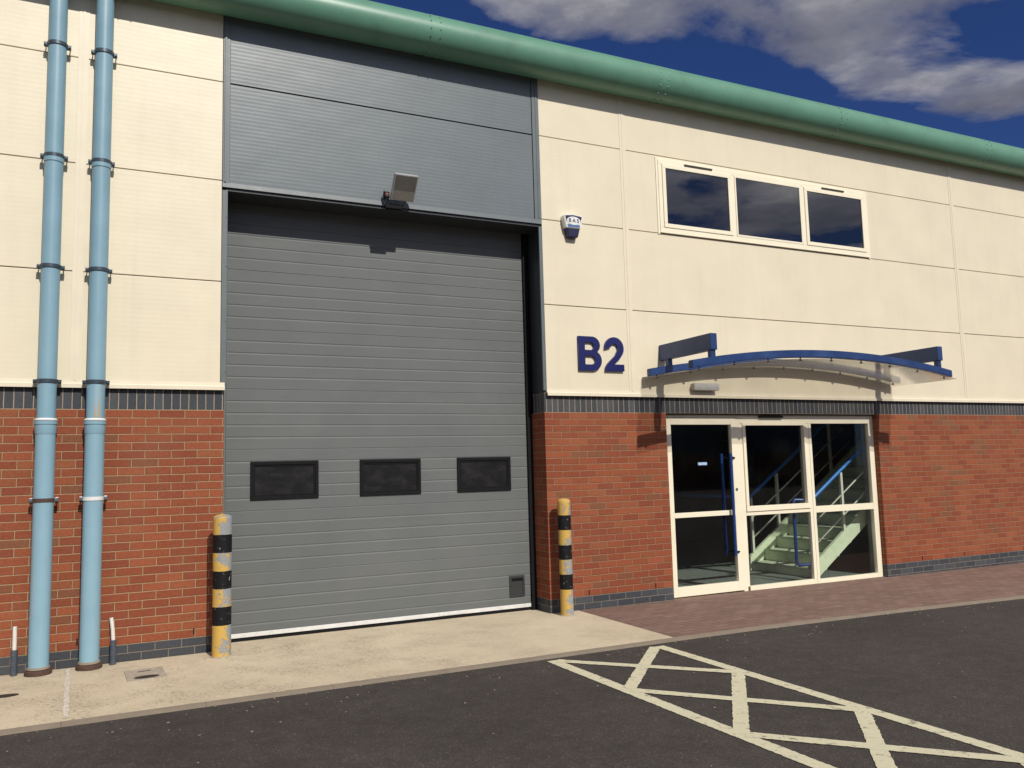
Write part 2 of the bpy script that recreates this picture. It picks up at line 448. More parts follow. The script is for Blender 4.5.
# ------------------------------------------------------------------ ground
def gz(x):                                            # the yard falls very slightly to the right
    return 0 if x < 4 else -.0045*(min(x, 20)-4)
XS = [-200,-60,-20,-8,-4,0,2,4,6,8,10,12,16,20,60,200]
def yk(x):                                            # kerb line
    P = [(-200,-1.86),(4.85,-1.85),(6.7,-1.91),(8.6,-2.03),(20,-2.75),(200,-2.75)]
    for (a, b), (c, d) in zip(P, P[1:]):
        if x <= c: return b + (d-b)*(x-a)/(c-a)
    return P[-1][1]
XK = sorted(set([x for x in XS if -60 <= x <= 60] + [4.85, 5.4, 6.7, 7.6, 8.6]))
bm = MB()
ys = [-200,-60,-20,-8,-4,0,10,60,200]
g = [[bm.bm.verts.new((x, y, gz(x)-.020)) for y in ys] for x in XS]
for i in range(len(XS)-1):
    for j in range(len(ys)-1):
        bm.bm.faces.new((g[i][j], g[i+1][j], g[i+1][j+1], g[i][j+1]))
struct(bm.build('asphalt_ground', M_asph))

def strip(name, mat, xs, y0, y1, z, thick=.3):
    """slab following the fall; y0,y1 functions of x"""
    b = MB(); rows = []
    for x in xs:
        rows.append([b.bm.verts.new(p) for p in ((x, y0(x), gz(x)+z-thick), (x, y0(x), gz(x)+z), (x, y1(x), gz(x)+z), (x, y1(x), gz(x)+z-thick))])
    for a, c in zip(rows, rows[1:]):
        for k in range(4): b.bm.faces.new((a[k], a[(k+1)%4], c[(k+1)%4], c[k]))
    b.bm.faces.new(rows[0]); b.bm.faces.new(rows[-1][::-1])
    return struct(b.build(name, mat))
kw = .085
strip('concrete_apron', M_conc, [-14, -4, 0, 2, 3.85], lambda x: yk(x)+kw, lambda x: .6, 0)
strip('block_paving', M_pav, [3.854]+[x for x in XK if 3.9 < x <= 20]+[28], lambda x: yk(x)+kw, lambda x: .16, 0)
strip('kerb', M_kerb, [-14]+[x for x in XK if -14 < x < 20]+[20, 28], lambda x: yk(x), lambda x: yk(x)+kw-.002, -.002)
# ragged mastic joint across the apron
b = MB(); pts = []
for i in range(30):
    t = i/29; y = -.05-1.66*t
    pts.append((-1.25+.055*t, y, .018+random.uniform(-.006, .006), random.uniform(-.004, .004)))
rows = [(b.bm.verts.new((x-w+o, y, .004)), b.bm.verts.new((x+w+o, y, .004))) for x, y, w, o in pts]
for a, c in zip(rows, rows[1:]): b.bm.faces.new((a[0], a[1], c[1], c[0]))
struct(b.build('apron_joint', M_sealant))

# hatched bay, painted on the asphalt
def stroke(b, p, q, w, z=-.0160):
    p = Vector(p); q = Vector(q); d = (q-p).normalized(); n = Vector((-d.y, d.x))
    L = (q-p).length; k = max(2, int(L/.022)); prev = None
    for i in range(k+1):
        c = p + d*L*i/k; w1 = w/2+random.gauss(0, .0022); w2 = w/2+random.gauss(0, .0022)
        cur = (b.bm.verts.new((c.x+n.x*w1, c.y+n.y*w1, z)), b.bm.verts.new((c.x-n.x*w2, c.y-n.y*w2, z)))
        if prev: b.bm.faces.new((prev[0], prev[1], cur[1], cur[0]))
        prev = cur
b = MB()
xl = lambda y: 2.47+(-1.95-y)*.02; xr = lambda y: 3.555+(-1.95-y)*.004
stroke(b, (xl(-1.93), -1.93), (xl(-7.6), -7.6), .105)
stroke(b, (xr(-1.95), -1.95), (xr(-7.6), -7.6), .105)
nz = [-1.96, -3.06, -4.25, -5.35, -6.45, -7.5]
for i in range(5):
    stroke(b, (xr(nz[i])-.045, nz[i]), (xl(nz[i+1])+.015, nz[i+1]+.02), .10, -.0152)
    stroke(b, (xl(nz[i])+.03, nz[i]), (xr(nz[i+1])-.05, nz[i+1]+.02), .10, -.0144)
mk = b.build('road_marking', M_mark); struct(mk)

# scattered grit and leaf litter
b = MB()
for i in range(260):
    x = random.uniform(-2.5, 9); y = random.uniform(-6.2, -1.95)
    if random.random() < .5: y = yk(x)-abs(random.gauss(0, .25))-.02
    r = random.uniform(.003, .008)*(1.6 if random.random() < .07 else 1)
    z = gz(x)-.018+r*.3
    mt = Matrix.Translation((x, y, z)) @ Matrix.Rotation(random.uniform(0, 6), 4, 'Z') @ Matrix.Diagonal((r*random.uniform(1, 2), r, r*.5, 1))
    bmesh.ops.create_icosphere(b.bm, subdivisions=1, radius=1, matrix=mt)
lit = b.build('loose_grit', M_pebble); lit['kind'] = 'stuff'

# ------------------------------------------------------------------ building
WB = 3.493                                              # brick corner
W = 3.518                                               # width of the roller door opening
BX0, BX1, DEP = -13.4, 28.9, 24
DO0, DO1 = 5.18, 8.83                                   # entrance opening
ZS, ZP = 2.475, 2.25
TH = .45; TR = .28
B = thing('industrial_unit', 'cream and red brick industrial unit with green rounded eaves and grey panel over its door', 'building')

# brickwork: three bands in each pier
for a, c, mb, mp, s in ((BX0, .012, M_brickL, M_plinL, 'L'), (WB, DO0, M_brickR, M_plinR, 'M'), (DO1, BX1, M_brickR, M_plinR, 'R')):
    th = TR if s == 'R' else TH
    MB().box(a, c, 0, th, .15, ZP).build('brick_wall', mb, B)
    MB().box(a, c, -.0, th, -.25, .15).build('blue_brick_plinth', mp, B)
MB().box(BX0, .012, 0, TH, ZP, ZS).build('soldier_course', M_sold, B)
MB().box(WB, BX1, 0, TR, ZP, ZS).build('soldier_course', M_sold, B)
for x, z in ((-1.19, .215), (-.235, .205), (-1.93, .21), (4.0, .19), (4.92, .19), (9.55, .19), (10.45, .19)):
    MB().box(x-.006, x+.006, -.0025, .01, z-.03, z+.028).build('weep_vent', M_black, B)

# cladding sheets with real gaps, backed by a dark carrier
cj = [2.50, 3.503, 4.515, 5.528, 6.40]
mull = [-13.32, -7.29, -1.262, 4.69, 10.775, 16.8, 22.85, 28.85]
def cladding(x0, x1):
    xs = [x0]+[m for m in mull if x0+.1 < m < x1-.1]+[x1]
    b = MB(); b.box(x0, x1, .012, .20, 2.48, 6.38, 1)
    for a, c in zip(xs, xs[1:]):
        for z0, z1 in zip(cj, cj[1:]):
            b.box(a+.002, c-.002, -.022, .010, z0+.005, z1-.005, 0, .003)
    b.build('cream_cladding', [M_cream, M_darkslot], B)
    b = MB(); b.box(x0, x1, .21, TR, 2.48, 6.38); b.build('inner_lining', M_inner, B)
    for m in xs[1:-1]:
        b = MB(); b.box(m-.045, m+.045, -.0265, -.0225, 2.505, 6.37, 0, .0015); b.box(m-.010, m+.010, -.030, -.0270, 2.505, 6.37, 0, .001)
        b.build('cladding_cover_strip', M_creamtrim, B)
    # drip flashing over the soldier course
    b = MB(); b.prism([(.0, 2.515), (-.026, 2.515), (-.028, 2.482), (-.046, 2.474), (-.046, 2.440), (-.041, 2.440), (-.039, 2.466), (0, 2.474)], 'x', x0, x1+(.040 if x1 < 1 else 0))
    b.build('drip_flashing', M_creamtrim, B)
cladding(BX0, -.028)
# right side: leave the window opening out of the sheets
cladding(W, BX1)

# grey panel and reveals over and beside the roller door
b = MB()
b.box(.041, W-.09, .0, .2, 4.449, 6.38, 1)
b.box(.041, W-.095, -.022, -.002, 4.50, 5.515, 0, .002); b.box(.041, W-.095, -.022, -.002, 5.53, 6.38, 0, .002)
b.build('grey_cladding', [M_greyclad, M_black], B)
b = MB()
b.box(-.026, .040, -.0295, .2, 4.452, 6.38, 0, .002); b.box(-.012, .008, -.040, -.033, 4.50, 6.38, 0, .002)
b.box(W-.088, W-.003, -.0295, .2, 4.452, 6.38, 0, .002); b.box(W-.045, W-.028, -.036, -.031, 4.52, 6.38, 0, .002)
b.prism([(-.024, 4.505), (-.029, 4.498), (-.033, 4.450), (-.015, 4.450), (-.002, 4.452), (-.002, 4.505)], 'x', -.026, W-.003)
b.build('grey_corner_flashing', M_greytrim, B, split=True)
b = MB()
b.box(-.026, .026, -.024, .0, 2.50, 4.42, 0, .002); b.box(W-.040, W-.003, -.024, .0, 2.50, 4.42, 0, .002)
for z in (2.62, 3.12, 3.66, 4.15):
    b.tube([(.016, -.024, z), (.016, -.030, z)], .006, 8); b.tube([(W-.02, -.024, z), (W-.02, -.030, z)], .006, 8)
b.build('grey_edge_flashing', M_greytrim, B, split=True)
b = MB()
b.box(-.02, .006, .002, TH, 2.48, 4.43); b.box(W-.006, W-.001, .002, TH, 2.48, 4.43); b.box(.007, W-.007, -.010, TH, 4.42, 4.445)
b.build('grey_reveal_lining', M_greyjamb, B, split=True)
MB().box(.0, W, .50, .62, 0, 6.3).build('inner_lining', M_inner, B)

# eaves: rounded fascia in lapped lengths with rivets
yc, zc, R = -.171, 6.391, .2155
prof = []
for i in range(41):
    a = math.radians(-42 - i*(236/40))                 # from the wall, under, round the front and up
    prof.append((yc+R*math.cos(a), zc+R*math.sin(a)))
prof.append((-.19, zc+R+.004)); prof.append((.6, zc+R+.10))
b = MB()
edges = [BX0-.3, -10.0, -6.95, -3.9, -.9, 2.11, 5.12, 8.17, 11.28, 14.4, 17.4, 20.4, 23.4, 26.4, BX1+.3]
for i, (a, c) in enumerate(zip(edges, edges[1:])):
    e = .0015 if i % 2 else 0
    pf = [((y-yc)*(1+e/R)+yc, (z-zc)*(1+e/R)+zc) for y, z in prof]
    b.sheet(pf, a-.05 if i % 2 else a, c+.05 if i % 2 else c)
for e in edges[1:-1]:
    for dx in (-.055, .055):
        for ang in (-75, -100, -125, -150, -172, -195, -215):
            an = math.radians(ang)
            p = Vector((e+dx, yc+(R+.001)*math.cos(an), zc+(R+.001)*math.sin(an)))
            bmesh.ops.create_icosphere(b.bm, subdivisions=1, radius=.009, matrix=Matrix.Translation(p))
for f in b.bm.faces:
    if len(f.verts) == 3: f.material_index = 1
b.build('eaves_fascia', [M_green, M_clip], B, recalc=True)
b = MB(); b.prism([(.55, 6.70), (DEP/2, 7.75), (DEP, 6.70), (DEP, 6.4), (DEP/2, 7.45), (.55, 6.40)], 'x', BX0, BX1)
b.build('roof', M_roof, B)
b = MB()
b.box(BX0, BX0+.2, TH, DEP, -.2, 6.5); b.box(BX1-.2, BX1, TH, DEP, -.2, 6.5); b.box(BX0+.2, BX1-.2, DEP-.2, DEP, -.2, 6.5)
b.build('side_and_rear_wall', M_cream, B, split=True)

# ---- sectional roller door
yd = .35
D = MB()
joints = [.035, .65, 1.265, 1.88, 2.492, 3.108, 3.722, 4.335, 4.95]
pr = [(yd, .079)]
def groove(z, dep, h):
    return [(yd, z-h*.62), (yd+dep*.9, z-h*.12), (yd+dep, z+h*.05), (yd, z+h*.5)]
for a, c in zip(joints, joints[1:]):
    for k in range(0, 5):
        z = a+(c-a)*k/5
        if z < .12 or z > 4.6: continue
        pr += groove(z, .004, .010) if k == 0 else groove(z, .0040, .020)
pr.append((yd, 4.7))
D.sheet(pr, .07, W-.07, 0, False)
door = D.build('roller_door', M_door, B, recalc=False)
b = MB(); b.box(.072, W-.072, yd-.006, yd+.035, .036, .078, 0, .004); b.box(2.30, 2.62, yd-.010, yd-.0065, .042, .074, 0, .001); b.build('bottom_rail', M_seal, door)
b = MB(); b.box(.075, W-.075, yd+.005, yd+.03, -.0, .034); b.build('rubber_seal', M_black, door)
for x0, x1 in ((.307, .991), (1.43, 2.112), (2.543, 3.206)):
    z0, z1 = 1.374, 1.757; b = MB()
    for q in ((x0, x1, z1-.035, z1), (x0, x1, z0, z0+.035), (x0, x0+.035, z0+.0352, z1-.0352), (x1-.035, x1, z0+.0352, z1-.0352)):
        b.box(q[0], q[1], yd-.018, yd+.01, q[2], q[3], 0, .004)
    for q in ((x0+.036, x1-.036, z1-.053, z1-.036), (x0+.036, x1-.036, z0+.036, z0+.048), (x0+.036, x0+.048, z0+.0485, z1-.0535), (x1-.053, x1-.036, z0+.0485, z1-.0535)):  # top and right strips widened to stand in for the frame's shadow
        b.box(q[0], q[1], yd-.009, yd+.008, q[2], q[3], 0, .002)
    b.box(x0+.034, x1-.034, yd-.003, yd-.001, z0+.034, z1-.034, 1)
    b.build('door_window', [M_black, M_dl], door)
b = MB()
for q in ((3.157, 3.347, .372, .402), (3.157, 3.347, .168, .190), (3.157, 3.180, .1905, .3715), (3.324, 3.347, .1905, .3715)):
    b.box(q[0], q[1], yd-.016, yd+.002, q[2], q[3], 0, .003)
b.box(3.178, 3.326, yd-.004, yd-.001, .188, .374, 1)
b.box(3.182, 3.322, yd-.012, yd-.0045, .192, .335, 0, .004)
b.build('lift_handle', [M_pocket, M_black], door)
MB().box(.014, .069, yd+.004, yd+.06, .0, 4.41, 0, .003).build('guide_rail', M_greytrim, door)
MB().box(WB-.066, WB-.004, yd-.035, yd+.06, .0, 4.41, 0, .003).build('guide_rail', M_black, door)  # right rail coloured black to stand in for the jamb shadow

# ---- first-floor window: three lights
wy = -.044
b = MB()
x0, x1, z0, z1 = 5.20, 8.868, 4.532, 5.475
for q in ((x0, x1, z1-.055, z1), (x0, x1, z0, z0+.06), (x0, x0+.055, z0+.0602, z1-.0552), (x1-.055, x1, z0+.0602, z1-.0552), (6.365, 6.425, z0+.0602, z1-.0552), (7.60, 7.66, z0+.0602, z1-.0552)):
    b.box(q[0], q[1], wy, -.0225, q[2], q[3], 0, .004)
b.box(x0-.004, x1+.004, wy-.006, -.0225, z0-.012, z0-.001, 0, .003)
b.box(x0-.03, x0-.0005, -.034, -.0225, z0-.03, z1+.03, 0, .002); b.box(x1+.0005, x1+.03, -.034, -.0225, z0-.03, z1+.03, 0, .002); b.box(x0, x1, -.034, -.0225, z1+.0005, z1+.03, 0, .002)
win = b.build('upper_window_frame', M_frame, B)
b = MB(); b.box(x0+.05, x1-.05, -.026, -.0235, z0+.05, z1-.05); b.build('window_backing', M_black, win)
for a, c, s in ((5.256, 6.364, 1), (6.426, 7.599, 0), (7.661, 8.812, 1)):
    f = .052 if s else .026
    q0, q1 = z0+.0605, z1-.0555
    b = MB()
    yy = wy-.010 if s else wy-.004
    top = q1
    for q in ((a+.002, c-.002, top-f, top), (a+.002, c-.002, q0, q0+f), (a+.002, a+f, q0+f+.0002, top-f-.0002), (c-f, c-.002, q0+f+.0002, top-f-.0002)):
        b.box(q[0], q[1], yy, -.024, q[2], q[3], 0, .004)
    sh = b.build('window_sash', M_frame, win)
    MB().box(a+f-.004, c-f+.004, -.040, -.037, q0+f-.004, top-f+.004).build('window_pane', M_wglass, win)
for a, c in ((5.61, 6.06), (8.00, 8.43)):
    MB().box(a, c, wy-.012, wy-.001, z1-.040, z1-.018, 0, .003).build('trickle_vent', M_darkslot, win)

# ---- entrance screen and door
ye, yf = .08, .14
b = MB()
b.box(DO0, 6.40, ye, yf, 2.11+.09, 2.235, 0, .003)
b.box(6.40, DO1, ye, yf, 2.125, 2.235, 0, .003)
b.box(DO0, DO0+.035, ye, yf, -.03, 2.1995, 0, .003)
b.box(6.335, 6.40, ye, yf, -.03, 2.1995, 0, .004)
b.box(6.402, 6.438, ye+.006, yf, .04, 2.1245, 0, .003)
b.box(7.545, 7.595, ye+.004, yf, -.03, 2.1245, 0, .003)
b.box(7.597, 7.642, ye, yf, -.035, 2.1245, 0, .004)
b.box(8.735, DO1, ye, yf, -.05, 2.1245, 0, .004)
b.box(6.439, 7.5445, ye+.004, yf, -.03, .045, 0, .003)
b.box(7.643, 8.7345, ye, yf, -.05, .035, 0, .003)
b.box(6.439, 7.5445, ye+.004, yf, .935, .985, 0, .003)
b.box(7.643, 8.7345, ye, yf, .92, 1.005, 0, .003)
b.box(DO0, DO1, ye+.01, yf+.02, -.06, -.031)
ent = b.build('entrance_frame', M_frame, B)
MB().box(DO0+.001, DO1-.001, .02, .30, 2.237, 2.249).build('head_seal', M_darkslot, B)
# opening light above the middle rail
b = MB()
for q in ((6.4395, 7.544, 2.055+.045, 2.1235), (6.4395, 7.544, .987, 1.055), (6.4395, 6.485, 1.0555, 2.0995), (7.498, 7.544, 1.0555, 2.0995)):
    b.box(q[0], q[1], ye-.012, yf-.01, q[2], q[3], 0, .004)
b.build('window_sash', M_frame, ent)
for q in ((6.48, 7.502, 1.05, 2.104), (6.437, 7.547, .040, .939), (7.640, 8.738, 1.0, 2.13), (7.640, 8.738, .030, .925)):
    MB().box(q[0], q[1], ye+.034, ye+.038, q[2], q[3]).build('glass_pane', M_glass, ent)
b = MB(); b.box(6.72, 7.12, ye-.04, ye-.001, 2.200, 2.226, 0, .006); b.build('door_sensor', M_black, ent)
# door leaf
b = MB()
for q in ((5.217, 5.30, .005, 2.197), (6.25, 6.332, .005, 2.197), (5.3002, 6.2498, 2.112, 2.197), (5.3002, 6.2498, .005, .122), (5.3002, 6.2498, .958, 1.018)):
    b.box(q[0], q[1], ye-.006, yf-.005, q[2], q[3], 0, .004)
leaf = b.build('entrance_door', M_frame, B)
MB().box(5.296, 6.254, ye+.030, ye+.034, .118, .962).build('glass_pane', M_glass, leaf)
MB().box(5.296, 6.254, ye+.030, ye+.034, 1.014, 2.116).build('glass_pane', M_glass, leaf)
MB().box(5.72, 5.86, ye+.0265, ye+.0290, 1.60, 1.635, 0).build('door_sticker', plain('pale_blue_sticker', (.35,.5,.72), .4, .3, 60), leaf)
def pull(x, y, z0, z1, sgn=-1):
    b = MB(); b.tube([(x, y, z0-.05), (x, y, z1+.05)], .019, 16)
    for z in (z0, z1):
        b.tube([(x, y, z), (x+.045, y+.01, z-.004), (x+.10, ye-.008 if sgn < 0 else yf-.004, z-.008)], .013, 10, 1)
    return b
pull(6.175, .02, .50, 1.69).build('pull_handle', [M_blue, M_black], leaf)
pull(6.175, .20, .50, 1.69, 1).build('pull_handle', [M_blue, M_black], leaf)
b = MB(); b.tube([(6.29, ye-.007, 1.28), (6.29, ye-.014, 1.28)], .018, 14); b.build('lock_cylinder', M_steel, leaf)
b = MB()
b.tube([(7.53, .15, 1.09), (7.39, .20, 1.10), (7.36, .20, 1.08), (7.36, .20, .26), (7.39, .20, .23), (7.56, .15, .23)], .022, 14)
b.build('guard_rail_handle', M_blue, ent)
b = MB()
for z in (.30, 1.1, 1.9): b.tube([(5.19, ye-.018, z), (5.19, ye-.018, z+.11)], .012, 10)
b.build('door_hinge', M_black, leaf, split=True)

# ---- lobby behind the glass
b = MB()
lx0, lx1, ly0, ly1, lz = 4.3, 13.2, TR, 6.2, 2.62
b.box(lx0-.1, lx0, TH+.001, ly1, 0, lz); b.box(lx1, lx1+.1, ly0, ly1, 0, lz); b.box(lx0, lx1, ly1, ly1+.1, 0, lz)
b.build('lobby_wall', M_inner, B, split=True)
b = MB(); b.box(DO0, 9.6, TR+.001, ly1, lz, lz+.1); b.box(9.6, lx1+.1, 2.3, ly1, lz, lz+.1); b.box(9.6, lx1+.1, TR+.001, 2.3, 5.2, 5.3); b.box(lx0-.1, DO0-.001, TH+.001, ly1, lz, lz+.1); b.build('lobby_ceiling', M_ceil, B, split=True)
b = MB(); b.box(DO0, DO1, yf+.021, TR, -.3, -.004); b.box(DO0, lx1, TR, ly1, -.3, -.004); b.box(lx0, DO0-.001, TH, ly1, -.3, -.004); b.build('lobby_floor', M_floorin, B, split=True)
b = MB(); b.box(DO0+.001, DO0+.012, yf+.022, TH, 0, 2.24); b.box(DO1-.012, DO1-.001, yf+.022, TR, 0, 2.24); b.build('reveal_lining', M_inner, B, split=True)
b = MB(); b.box(6.9, 7.9, ly1-.06, ly1-.002, 0, 2.1, 0, .004); b.box(11.2, 12.1, ly1-.06, ly1-.002, 0, 2.1, 0, .004); b.build('lobby_door', M_skirt, B, split=True)

# ------------------------------------------------------------------ added unseen unit behind the camera, to darken the entrance glass reflections
ADDED_UNIT = thing('industrial_unit', 'unseen unit added across the yard to darken the reflections in the entrance glass', 'building', (0, -46, 0))
MB().box(-30, 60, -20, 0, -.3, 2.4).build('brick_wall', M_brickR, ADDED_UNIT)
MB().box(-30, 60, -20, .02, 2.4, 9.2).build('grey_cladding', M_greyclad, ADDED_UNIT)
b = MB(); b.prism([(.5, 9.2), (.35, 9.7), (-10, 10.8), (-20, 9.2)], 'x', -30.3, 60.3); b.build('roof', M_roof, ADDED_UNIT)
for x in (-20, -4, 12, 28, 44):
    MB().box(x, x+4, .021, .06, 0, 5).build('roller_door', M_door, ADDED_UNIT)

# ------------------------------------------------------------------ staircase
ST = thing('staircase', 'pale green steel staircase with blue handrails behind the glazed entrance', 'staircase', (8.1, 1.3, 0))
def L(b, *a): return b.build(*a)
OFF = (-8.1, -1.3, 0)
sl, top = .69, 2.62
yn, yfar = .325, 1.60
def ze(x): return .33+sl*(x-7.98)                     # upper edge of the stringers
xe = 7.98+(top-.33)/sl
for y0 in (yn, yfar):
    b = MB(); b.prism([(7.78, 0), (7.80, ze(7.80)-.02), (7.82, ze(7.82)), (xe, top), (xe+.02, top-.24), (7.86, .012), (7.845, 0)], 'y', y0, y0+.045)
    b.build('stringer', M_stair, ST, OFF)
for i in range(15):
    x = 7.82+i*.25; z = .13+.1725*i
    if z > top: break
    b = MB(); b.box(x, x+.258, yn+.046, yfar-.001, z-.032, z, 0, .004); b.build('tread', M_riser, ST, OFF)
    b = MB(); b.box(x+.012, x+.022, yn+.046, yfar-.001, max(.002, z-.17), z-.033); b.build('riser', M_stair, ST, OFF)
for y in (yn+.022, yfar+.022):
    zr = lambda x: 1.14+.67*(x-7.93)
    b = MB(); b.tube([(7.80, y, zr(7.80)-.05), (7.84, y, zr(7.84)-.01), (7.93, y, zr(7.93)), (10.3, y, zr(10.3))], .026, 14); b.build('handrail', M_handrail, ST, OFF)
    for x in (7.88, 8.42, 8.98, 9.60):
        b = MB(); b.box(x-.020, x+.020, y-.020, y+.020, ze(x)-.18 if y < 1 else ze(x)-.02, zr(x)-.026, 0, .003); b.build('baluster', M_railw, ST, OFF)
    for o in (.34, .64):
        b = MB(); b.tube([(7.88, y, zr(7.88)-o), (10.2, y, zr(10.2)-o)], .012, 10); b.build('guard_rail', M_railw, ST, OFF)
b = MB(); b.tube([(7.84, yfar+.03, 1.08), (7.78, yfar+.08, 1.10), (7.75, 3.2, 1.10)], .024, 12); b.build('handrail', M_handrail, ST, OFF)

# ------------------------------------------------------------------ canopy
CN = thing('entrance_canopy', 'curved blue steel canopy with translucent sheet over the glazed entrance', 'canopy', (6.99, 0, 2.68))
off = (-6.99, 0, -2.68)
cxm, hw, ris = 6.99, 2.15, .185
def zarc(x): return 2.68+ris*(1-((x-cxm)/hw)**2)
def arcbeam(y0, y1, h, name, o=0):
    b = MB(); n = 40; rows = []
    for i in range(n+1):
        x = cxm-hw+2*hw*i/n; z = zarc(x)+o
        rows.append([b.bm.verts.new(p) for p in ((x, y0, z), (x, y0, z+h), (x, y1, z+h), (x, y1, z))])
    for a, c in zip(rows, rows[1:]):
        for k in range(4):
            b.bm.faces.new((a[k], a[(k+1)%4], c[(k+1)%4], c[k]))
    b.bm.faces.new(rows[0]); b.bm.faces.new(rows[-1][::-1])
    bmesh.ops.recalc_face_normals(b.bm, faces=b.bm.faces); b.bm.normal_update()
    bmesh.ops.bevel(b.bm, geom=[e for e in b.bm.edges if len(e.link_faces) == 2 and e.calc_face_angle(0) > 1], offset=.006, segments=2, affect='EDGES')
    return b.build(name, M_cblue, CN, off)
arcbeam(-1.00, -.92, .09, 'front_beam')
arcbeam(-.19, -.12, .09, 'rear_beam')
for xa in (5.10, 8.87):
    b = MB(); b.box(xa, xa+.092, -1.01, -.024, 2.895, 3.085, 0, .008); arm = b.build('cantilever_arm', M_cblue, CN, off)
    for y in (-.995, -.19):
        b = MB(); b.box(xa+.016, xa+.078, y+.005, y+.068, zarc(xa)+.06, 2.905, 0, .003); b.build('hanger_post', M_cblue, CN, off)
b = MB(); n = 40; rows = []
for i in range(n+1):
    x = cxm-hw-.02+2*(hw+.02)*i/n; z = zarc(x)-.028
    rows.append([b.bm.verts.new(p) for p in ((x, -1.045, z), (x, -.03, z), (x, -.03, z+.006), (x, -1.045, z+.006))])
for a, c in zip(rows, rows[1:]):
    for k in range(4):
        f = b.bm.faces.new((a[k], a[(k+1)%4], c[(k+1)%4], c[k])); f.smooth = k in (0, 2)
b.bm.faces.new(rows[0]); b.bm.faces.new(rows[-1][::-1])
b.build('translucent_sheet', M_poly, CN, off)
for y in (-.96, -.155):
    for i in range(9):
        x = cxm-hw+.12+(2*hw-.24)*i/8; z = zarc(x)
        b = MB(); b.lathe([(.010, z-.040), (.018, z-.036), (.018, z-.029), (.009, z-.0285), (.009, z+.004)], x, y, 10); b.build('sheet_fixing', M_clip, CN, off)

# ------------------------------------------------------------------ downpipes
def downpipe(x, label, streak):
    yp = -.112; r = .0795
    P = thing('downpipe', label, 'drainpipe', (x, yp, 0), 'pale blue downpipes left of the roller door')
    b = MB(); b.tube([(0, 0, .055), (0, 0, 2.12)], r, 32); b.build('lower_pipe', M_pipe, P)
    b = MB(); b.tube([(0, 0, 2.12), (0, 0, 6.28)], r-.004, 32); b.build('upper_pipe', M_pipe, P)
    b = MB(); b.lathe([(r+.001, 2.02), (r+.006, 2.035), (r+.006, 2.10), (r+.012, 2.108), (r+.012, 2.135), (r-.002, 2.138)], 0, 0, 32); b.build('pipe_socket', M_pipe, P)
    b = MB(); b.lathe([(r+.010, 2.1385), (r+.013, 2.146), (r+.004, 2.156), (r-.003, 2.160)], 0, 0, 32); b.build('sealant_ring', M_white, P)
    for zz in (4.515,):
        b = MB(); b.lathe([(r-.003, zz-.06), (r+.003, zz-.055), (r+.003, zz-.012), (r-.003, zz-.01)], 0, 0, 32); b.build('pipe_joint', M_pipe, P)
    b = MB(); b.lathe([(.070, .0), (.104, .002), (.106, .032), (.096, .040), (.080, .040)], 0, 0, 30); b.build('base_collar', M_rust, P)
    b = MB(); b.lathe([(r+.001, .0405), (r+.010, .047), (r+.008, .062), (r+.001, .066)], 0, 0, 30); b.build('mortar_fillet', M_kerb, P)
    zs = (5.565, 4.515, 3.505, 2.485, 1.455)
    for z in zs:
        m = M_clip
        if z == 1.455: m = M_rust if not streak else M_white
        b = MB(); b.lathe([(r-.002, z-.016), (r+.005, z-.016), (r+.005, z+.016), (r-.002, z+.016)], 0, 0, 32)
        c = b.build('pipe_clip', [m, M_steel], P)
        b = MB()
        for s in (-1, 1):
            b.box(s*(r+.001) if s > 0 else -(r+.030), (r+.030) if s > 0 else -(r+.001), -.006, .030, z-.018, z+.018, 0, .003)
            b.tube([(s*(r+.018), -.008, z), (s*(r+.018), .100, z)], .005, 8)
            b.tube([(s*(r+.018), -.016, z), (s*(r+.018), -.005, z)], .010, 8)
            b.box(s*(r+.018)-.014, s*(r+.018)+.014, (.094), .1115, z-.020, z+.020, 0, .002)
        b.build('clip_lug', M_steel if z < 2 else M_clip, c, split=True)
    if streak:
        b = MB(); n = 8
        rows = []
        for i in range(n+1):
            a = math.radians(-95+i*38/n); rows.append([b.bm.verts.new(((r-.003)*math.cos(a), (r-.003)*math.sin(a), z)) for z in (2.165, 2.46)])
        for a, c in zip(rows, rows[1:]):
            f = b.bm.faces.new((a[0], c[0], c[1], a[1])); f.smooth = True
        b.build('rust_streak', M_streak, P)
    return P
downpipe(-1.472, 'pale blue downpipe with the rusty brown clip, further from the roller door', False)
downpipe(-1.090, 'pale blue downpipe with the white clip and rust streak, nearer the roller door', True)

# ------------------------------------------------------------------ duct stubs
def stub(x, y, h, lean, label):
    P = thing('cable_duct_stub', label, 'conduit', (x, y, 0), 'cable duct stubs against the plinth')
    b = MB(); b.lathe([(.024, 0), (.028, .004), (.026, .15), (.027, .205), (.022, .212)], 0, 0, 16); b.build('grey_sleeve', M_duct, P)
    b = MB(); b.tube([(0, 0, .2), (-lean*.3, .012, .30), (-lean, .03, h)], .017, 14); b.build('white_tube', M_ductw, P)
    return P
stub(-1.655, -.06, .40, .004, 'white tube in a grey sleeve standing left of both downpipes')
s2 = stub(-.905, -.06, .40, .02, 'white tube with black tape standing between downpipe and bollard')
b = MB(); b.tube([(-.008, .02, .285), (-.010, .021, .305)], .0195, 14); b.build('tape_band', M_black, s2)

